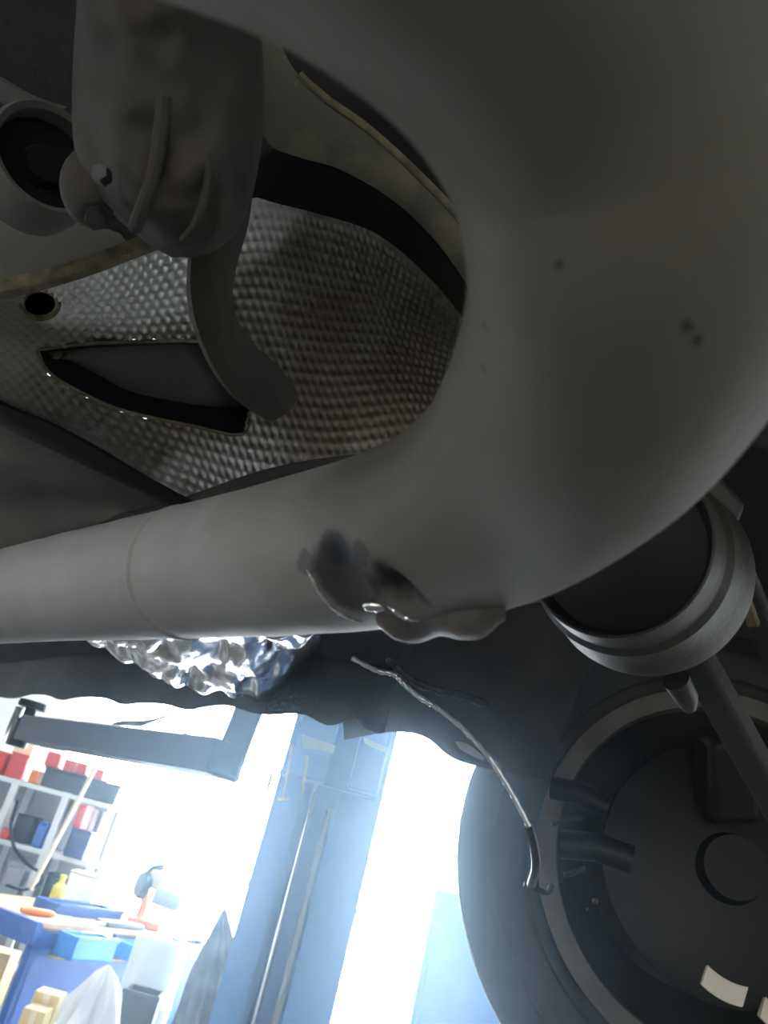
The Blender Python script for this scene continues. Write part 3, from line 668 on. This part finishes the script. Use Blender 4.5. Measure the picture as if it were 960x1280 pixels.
# ------------------------------------------------------------------ shelving
SY = 6.75
def SP(x, y, Y=SY): return A(x, y, Y)
zt = SP(60, 988).z
xl, xr = SP(-90, 988).x, SP(140, 1010).x
shelf = thing('steel_shelving', 'pale grey steel shelving unit behind the bench by the window', 'shelving', ((xl + xr) / 2, SY + .2, 0))
xm = SP(80, 1004).x; xa = SP(18, 985).x
for x in (xl, xa, xm, xr):
    for y in (SY, SY + .4):
        MB().box((x, y, (zt + .02) / 2), (.05, .04, zt + .02)).build('post', m_pale, shelf)
lev = [zt, zt - .42, zt - .80, zt - 1.2]
for z in lev: MB().box(((xl + xr) / 2, SY + .2, z), (xr - xl, .42, .035)).build('shelf_board', m_pale, shelf)
plabel(MB().box(((xl + xr) / 2, SY + .42, zt / 2), (xr - xl, .01, zt)).build('back_sheet', m_grey, shelf), 'grey back sheet')
def crate(px0, px1, z0, h, m, label, cat='box', group=None, Y=SY + .1, dep=.22, py=1000, name='storage_box'):
    a, b = SP(px0, py, Y).x, SP(px1, py, Y).x
    t = thing(name, label, cat, ((a + b) / 2, Y, z0), group)
    MB().box(((a + b) / 2, Y, z0 + h * .45), (b - a, dep, h * .9), top=1.03).build('box_body', m, t, bevel=.01)
    MB().box(((a + b) / 2, Y, z0 + h * .95), ((b - a) * 1.05, dep * 1.05, h * .1)).build('box_lid', m, t, bevel=.005)
    return t
z0 = zt + .018
reds = [(-8, 8, .17, 968, 'leftmost'), (11, 32, .20, 975, 'tallest')]
crate(-10, 7, z0, .17, m_red, 'red box on the shelf top cut by the picture edge', 'box', 'red boxes on the shelving', py=965)
crate(10, 33, z0, .19, m_red, 'tallest red box on the shelf top', 'box', 'red boxes on the shelving', py=970)
crate(38, 49, z0, .10, m_orange, 'small orange-red box beside the tallest red box', 'box', 'red boxes on the shelving', py=980)
tb2 = crate(53, 152, z0, .15, m_dark, 'long dark grey case lying on the shelf top under red boxes', 'case', None, py=990, name='long_case', Y=SY + .16, dep=.26)
crate(56, 74, z0 + .15, .11, m_red, 'red box on the left end of the long dark case', 'box', 'red boxes on the shelving', py=965, Y=SY + .16)
crate(80, 95, z0 + .15, .09, m_red, 'red box in the middle of the long dark case', 'box', 'red boxes on the shelving', py=968, Y=SY + .16)
crate(97, 109, z0 + .15, .09, m_red, 'narrow red box behind the leaning pole on the long dark case', 'box', 'red boxes on the shelving', py=970, Y=SY + .16)
crate(113, 131, z0 + .15, .08, m_red, 'red box on the window end of the long dark case', 'box', 'red boxes on the shelving', py=975, Y=SY + .16)
crate(16, 42, z0, .34, m_cream, 'cream carton at the back of the shelf top behind the red boxes', 'carton', None, Y=SY + .32, dep=.12, py=945, name='tall_carton')
zb = lev[1] + .018
crate(20, 42, zb, .20, m_black, 'black case on the middle shelf beside the white can', 'case', None, py=1040, name='black_case')
crate(48, 60, zb, .18, m_bench, 'dark blue carton standing on the middle shelf', 'carton', None, py=1045, name='blue_carton')
crate(5, 17, zb, .07, m_red, 'flat dark red tin on the middle shelf', 'tin', None, py=1045, name='flat_tin')
wc_ = SP(8, 1012); wcn = thing('white_can', 'white can at the left of the middle shelf', 'can', (wc_.x - .02, SY + .12, zb))
MB().lathe([(0, .072), (.05, .072), (.05, .24), (.045, .25), (0, .25)], (wc_.x - .02, SY + .12, zb), (0, 0, 1), 20).build('can_body', m_white, wcn)
MB().lathe([(0, .25), (.03, .25), (.03, .27), (0, .27)], (wc_.x - .02, SY + .12, zb), (0, 0, 1), 16).build('cap', m_pale, wcn)
crate(97, 108, zb + .2, .17, m_red, 'red cone-shaped packet hung in the right bay', 'packet', None, py=1025, name='red_packet')
crate(112, 118, zb, .36, m_white, 'narrow white board standing in the right bay', 'board', None, py=1030, Y=SY + .36, name='white_board_piece', dep=.03)
crate(124, 131, zb, .36, m_pale, 'narrow pale board next to the right shelf post', 'board', None, py=1030, Y=SY + .36, name='pale_board_piece', dep=.03)
zc2 = lev[2] + .018
crate(86, 112, lev[1] + .018, .2, m_navy, 'dark crate on the middle shelf of the right bay', 'crate', None, py=1060, Y=SY + .06, name='dark_crate')
crate(70, 100, zc2, .25, m_black, 'black bag-like case on the lower shelf', 'case', None, py=1080, name='soft_case')
crate(12, 36, zc2, .25, m_grey, 'grey box on the lower shelf at the left', 'box', None, py=1090, name='grey_box')
pole = MB().tube([A(122, 955, SY - .25), A(38, 1112, SY - .35)], .016, 10).build('wooden_pole', m_cream); tag(pole, 'cream wooden pole leaning against the steel shelving', 'pole')
cb2 = MB().tube([A(x, y, SY - .12) for x, y in cr([(22, 1000), (14, 1030), (18, 1060), (34, 1080), (52, 1092), (50, 1104), (30, 1112), (8, 1106)], 6)], .012, 8).build('dark_cable', m_hose)
tag(cb2, 'dark cable looping down the front of the shelving', 'cable')

# ------------------------------------------------------------------ floor clutter before the bench
def blob(name, label, cat, px, Y, h, r, m, folds=7, seed=0, lean=0.0, ex=.62):
    p = A(*px, Y); g = []
    for i in range(25):
        q = i / 24; row = []
        for k in range(56):
            a = 2 * math.pi * k / 56
            R = r * (1 - q) ** ex * (1 + .16 * math.cos(folds * a + 3 * q + seed) + .10 * noise.noise(Vector((math.cos(a) * 2, math.sin(a) * 2, q * 3 + seed))) + (.45 if ex < .6 else .15) * noise.noise(Vector((math.cos(a) * 4, math.sin(a) * 4, q * 9 + seed))))
            if i == 24: R = r * .02
            row.append(Vector((p.x + lean * (q - 1) + R * math.cos(a), Y + R * .8 * math.sin(a), p.z - h * (1 - q))))
        g.append(row)
    b = MB(); b.loft(g, cv=True); o = b.build(name, m, angle=60); return tag(o, label, cat)
blob('white_bag', 'white crumpled bag slumped in front of the blue bench', 'bag', (136, 1206), 4.1, A(136, 1206, 4.1).z, .27, m_white, 5, 1, 0, .55)
blob('grey_sheet', 'grey streaked sheet heaped to a point beside the lift column', 'sheet', (281, 1136), 3.4, A(281, 1136, 3.4).z, .36, m_cloth, 13, 4, -.30, .8)
db = A(176, 1256, 4.85); bin_obj(Vector((db.x, 4.85, db.z - .02)), (.18, .2, .17), m_dark, 'dark open crate between the white bag and the drum', None, 'crate', axx=(Vector((1, 0, 0)), Vector((0, 1, 0)), Vector((0, 0, 1))), name='dark_floor_crate')
crb = thing('crate_stand', 'dark stand under the open crate by the drum', 'stand', (db.x, 4.85, 0))
MB().box((db.x, 4.85, (db.z - .11) - .02), (.2, .2, .03)).build('stand_top', m_dark, crb)
for sx in (-1, 1):
    for sy in (-1, 1): MB().box((db.x + sx * .08, 4.85 + sy * .08, (db.z - .14) / 2), (.03, .03, db.z - .14)).build('leg', m_dark, crb)
dp = A(205, 1172, 5.2); dm = thing('pale_drum', 'pale grey drum at the right end of the workbench', 'drum', (dp.x, 5.2, 0))
MB().lathe([(0, 0), (.14, 0), (.15, .02), (.15, dp.z * .33), (.156, dp.z * .34), (.15, dp.z * .35), (.15, dp.z * .66), (.156, dp.z * .67), (.15, dp.z * .68), (.15, dp.z - .02), (.14, dp.z), (0, dp.z)], (dp.x, 5.2, 0), (0, 0, 1), 36).build('drum_body', m_pale, dm, angle=50)
MB().lathe([(0, dp.z), (.03, dp.z), (.03, dp.z + .015), (0, dp.z + .015)], (dp.x + .07, 5.2, 0), (0, 0, 1), 14).build('drum_cap', m_grey, dm)
ty = 4.5
for i, (x0, x1, y0_, y1_, lab) in enumerate(((30, 60, 1258, 1284, 'tan cardboard box lowest in the heap before the bench'), (44, 78, 1238, 1262, 'tan cardboard box behind the lower one before the bench'))):
    a = A(x0, (y0_ + y1_) / 2, ty + .15 * i); b = A(x1, (y0_ + y1_) / 2, ty + .15 * i); zt_ = A((x0 + x1) / 2, y0_, ty + .15 * i).z
    t = thing('cardboard_box', lab, 'box', ((a.x + b.x) / 2, ty + .15 * i, 0), 'tan boxes before the bench')
    MB().box(((a.x + b.x) / 2, ty + .15 * i, zt_ / 2), (b.x - a.x, .14, zt_)).build('box_body', m_tan, t, bevel=.004)
    MB().box(((a.x + b.x) / 2, ty + .15 * i - .0705, zt_ - .04), ((b.x - a.x) * .25, .003, .08)).build('tape', m_cream, t)
p = A(4, 1205, 4.3); zt_ = A(8, 1188, 4.3).z
t = thing('cardboard_box', 'tall tan box in the dark space under the bench corner', 'box', (p.x - .04, 4.3, 0), 'tan boxes before the bench')
MB().box((p.x - .04, 4.3, zt_ / 2), (.16, .16, zt_)).build('box_body', m_tan, t, bevel=.004)
MB().box((p.x - .04, 4.22, zt_ - .04), (.04, .003, .08)).build('tape', m_cream, t)
